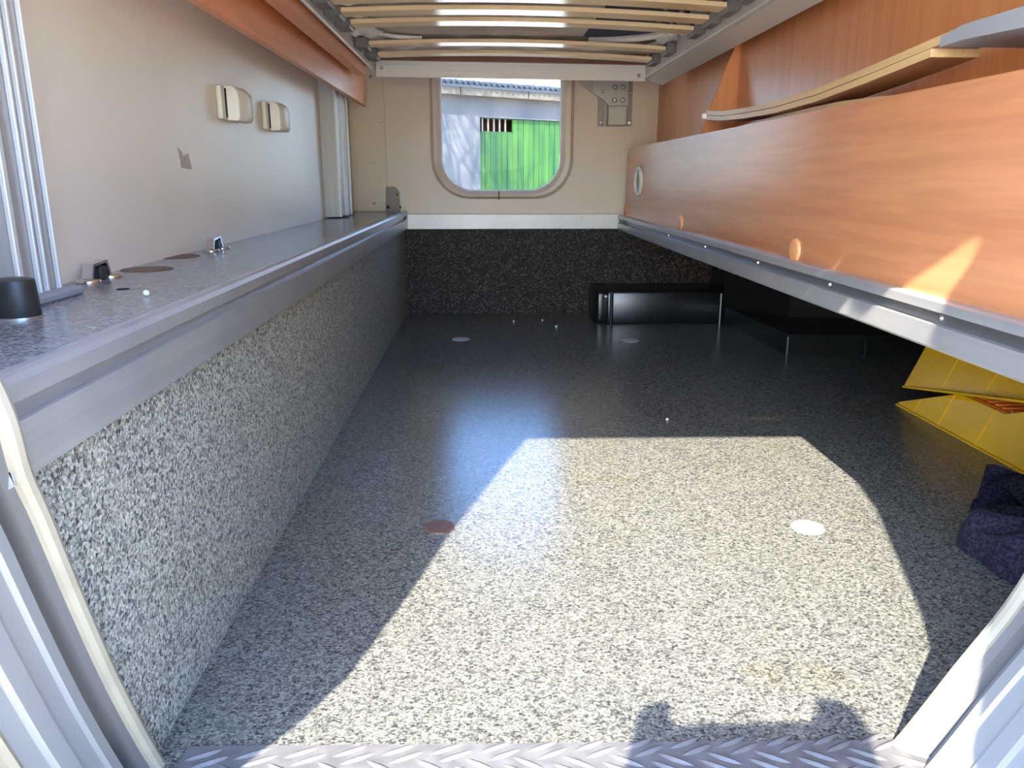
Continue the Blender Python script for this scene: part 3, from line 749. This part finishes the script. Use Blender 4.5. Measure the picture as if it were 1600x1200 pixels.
# ------------------------------------------------------------------ outdoors
GZ = -0.65
struct('ground', box(BM(), -40, 60, -40, 60, GZ - .2, GZ), 'gravel')
W0 = Vector((-0.045, 14.0, 0)); WD = Vector((.854, .52, 0)).normalized(); WN = Vector((WD.y, -WD.x, 0))
bl = thing('garage_building', 'white plastered shed with corrugated eave and green gate outside the window', 'building', (W0.x, W0.y, GZ))
def wp(s, d, z): v = W0 + WD * s + WN * d; return (v.x, v.y, z)
def wbox(s0, s1, d0, d1, z0, z1):
    b = BM(); vs = [b.verts.new(wp(s, d, z)) for s in (s0, s1) for d in (d0, d1) for z in (z0, z1)]
    for f in ((0, 1, 3, 2), (4, 6, 7, 5), (0, 4, 5, 1), (2, 3, 7, 6), (0, 2, 6, 4), (1, 5, 7, 3)): b.faces.new([vs[i] for i in f])
    return b
GT = 1.475
obj('wall', wbox(-4, 0, -.3, 0, GZ, 1.80), 'plaster', bl)
obj('wall', wbox(0, 3.2, -.3, 0, GT, 1.80), 'plaster', bl)
obj('wall', wbox(3.2, 6, -.3, 0, GZ, 1.80), 'plaster', bl)
for k in range(6):
    obj('fascia_board', wbox(-3.2 + k * 1.35, -3.2 + (k + 1) * 1.35 - .02, -.2, .24 + .004 * (k % 2), 1.79, 1.905), 'fascia', bl)
obj('gutter_sheet', wbox(-4, 6, -.2, .27, 1.906, 1.965), 'roof_edge', bl)
b = BM()
N = 300
def corr(u, v):
    s = -4 + 10 * u; return wp(s, .33 - 4 * v, 1.99 + .022 * math.sin(s * 2 * math.pi / .11) + .42 * v * 0.35 * 4 * .5)
rows = [[b.verts.new(corr(i / N, j)) for j in (0, 1)] for i in range(N + 1)]
rows2 = [[b.verts.new(Vector(corr(i / N, j)) - Vector((0, 0, .03))) for j in (0, 1)] for i in range(N + 1)]
for i in range(N):
    b.faces.new((rows[i][0], rows[i + 1][0], rows[i + 1][1], rows[i][1])); b.faces.new((rows2[i][0], rows2[i][1], rows2[i + 1][1], rows2[i + 1][0]))
    b.faces.new((rows[i][0], rows2[i][0], rows2[i + 1][0], rows[i + 1][0]))
obj('corrugated_roof', b, 'roof', bl)
gt = thing('green_gate', 'green painted board gate with a barred opening in the white shed', 'gate', wp(0, 0, GZ))
BW = .115
BAR0, BAR1 = .05, .66
k = 0; s = .02
while s < 3.1:
    zz = [(GZ + .03, GT - .005)]
    if s + BW > BAR0 and s < BAR1: zz = [(GZ + .03, 1.235)]
    for z0, z1 in zz: obj('gate_board', wbox(s + .004, s + BW - .004, -.10, -.07 + .004 * (k % 3), z0, z1), 'gate', gt)
    s += BW; k += 1
obj('gate_frame', wbox(.0, 3.2, -.14, -.10, GZ + .02, 1.22), 'gate_frame', gt)
obj('gate_header', wbox(.0, 3.2, -.13, -.05, 1.462, GT), 'gate_frame', gt)
ob = obj('opening_frame', wbox(BAR0, BAR1 + .03, -.10, -.06, 1.232, 1.25), 'gate', gt)
obj('opening_back', wbox(0, 2.6, -.6, -.58, .9, 1.7), 'gate_dark', gt)
for kk in range(5):
    ss = .075 + kk * .118
    obj('gate_bar', wbox(ss, ss + .026, -.085, -.065, 1.25, 1.463), 'bar', gt)
# pale block far behind
fb = thing('apartment_block', 'pale lavender block of flats rising far behind the shed roof', 'building', (0, 40, GZ))
obj('facade', box(BM(), -8, 14, 40, 46, GZ, 8), 'block', fb)
w0 = None
for r_ in range(2):
    for c_ in range(9):
        x = -5 + c_ * 1.9; z = 3.6 + r_ * 2.6
        if w0 is None:
            w0 = obj('shutter', box(BM(), x - .45, x + .45, 39.93, 40.0, z, z + 1.4), 'shutter', fb); x_, z_ = x, z
        else:
            w = w0.copy(); COL.objects.link(w); w.location = w0.location + Vector((x - x_, 0, z - z_))

# bare trees standing left of the yard; their branches dapple the shed
def tree(base, hgt, seed, lab):
    t = thing('bare_tree', lab, 'tree', base)
    rnd = random.Random(seed); b = BM()
    def branch(p, d, ln, r, lev):
        n = 5; pts = [p.copy()]; rs = [r]
        for i in range(n):
            d = (d + Vector((rnd.gauss(0, .13), rnd.gauss(0, .13), rnd.gauss(0.03, .08)))).normalized()
            p = p + d * ln / n; pts.append(p.copy()); rs.append(r * (1 - .5 * (i + 1) / n))
        tube(b, pts, rs, 6 if lev < 2 else 4)
        if lev < 4:
            for k in range(5):
                i = rnd.randint(2, n); dd = (d + Vector((rnd.gauss(0, .55), rnd.gauss(0, .55), rnd.gauss(.25, .3)))).normalized()
                branch(pts[i], dd, ln * rnd.uniform(.55, .8), rs[i] * .72, lev + 1)
    branch(Vector(base), Vector((.05, .02, 1)), hgt * .42, .16, 0)
    obj('branches', b, 'bark', t, True)
tree((-2.4, 6.7, GZ), 11.0, 5, 'taller bare tree in the yard left of the vehicle')
tree((-1.5, 8.9, GZ), 9.0, 11, 'bare tree nearer the shed, left of the view')

# ------------------------------------------------------------------ the photographer outside the door, with the phone
ph = thing('smartphone', 'black phone held level at the open door', 'phone', (.02, -.035, .46))
obj('phone_body', box(BM(), -.055, .092, -.040, -.031, .42, .494, .003, 2), 'phone', ph)
def skin_chain(name, pts, edges, radii, mat, parent, lv=1):
    me = bpy.data.meshes.new(name); off = parent_world(parent)
    me.from_pydata([Vector(p) - off for p in pts], edges, []); o = bpy.data.objects.new(name, me); COL.objects.link(o); o.parent = parent
    m = o.modifiers.new('skin', 'SKIN'); m.use_smooth_shade = True
    for i, r_ in enumerate(radii): me.skin_vertices[0].data[i].radius = (r_, r_)
    me.skin_vertices[0].data[0].use_root = True
    s_ = o.modifiers.new('sub', 'SUBSURF'); s_.levels = lv; s_.render_levels = lv
    me.materials.append(M[mat]); return o
pe = thing('person', 'person in a dark jacket standing outside the open door holding a phone', 'person', (.72, -.70, GZ))
B0 = Vector((.50, -.62, 0))
P = [(.72, -.70, .22), (.72, -.70, .40), (.72, -.69, .58), (.72, -.68, .74), (.71, -.66, .82), (.70, -.64, .92), (.70, -.635, 1.02),
     (.56, -.66, .72), (.34, -.46, .50), (-.075, -.085, .438), (.86, -.66, .70), (.60, -.36, .46), (.112, -.08, .438),
     (.63, -.70, .14), (.62, -.66, -.22), (.62, -.70, -.58), (.62, -.58, -.62), (.81, -.70, .14), (.82, -.66, -.22), (.82, -.70, -.58), (.82, -.58, -.62)]
Ed = [(0, 1), (1, 2), (2, 3), (3, 4), (4, 5), (5, 6), (3, 7), (7, 8), (8, 9), (3, 10), (10, 11), (11, 12), (0, 13), (13, 14), (14, 15), (15, 16), (0, 17), (17, 18), (18, 19), (19, 20)]
Rd = [.14, .13, .15, .12, .055, .09, .085, .06, .045, .028, .06, .045, .028, .085, .06, .045, .035, .085, .06, .045, .035]
skin_chain('body', P, Ed, Rd, 'jacket', pe, 2)
for sx, x0 in ((-1, -.062), (1, .099)):
    hd = skin_chain('hand', [(x0 + sx * .004, -.085, .440), (x0 + sx * .004, -.062, .462)], [(0, 1)], [.026, .024], 'skin', pe, 2)
    for i, (dz, ln) in enumerate(((.052, .030), (.036, .034), (.018, .032), (.002, .026))):
        z = .447 + dz
        skin_chain('finger', [(x0 + sx * .012, -.055, z - .01), (x0 + sx * .010, -.030, z), (x0 - sx * .004, -.021, z + .002), (x0 - sx * ln * .6, -.021, z + .003)], [(0, 1), (1, 2), (2, 3)], [.009, .0085, .008, .007], 'skin', pe, 1)
    skin_chain('thumb', [(x0 + sx * .008, -.070, .465), (x0, -.058, .492), (x0 - sx * .016, -.050, .498)], [(0, 1), (1, 2)], [.011, .010, .008], 'skin', pe, 1)
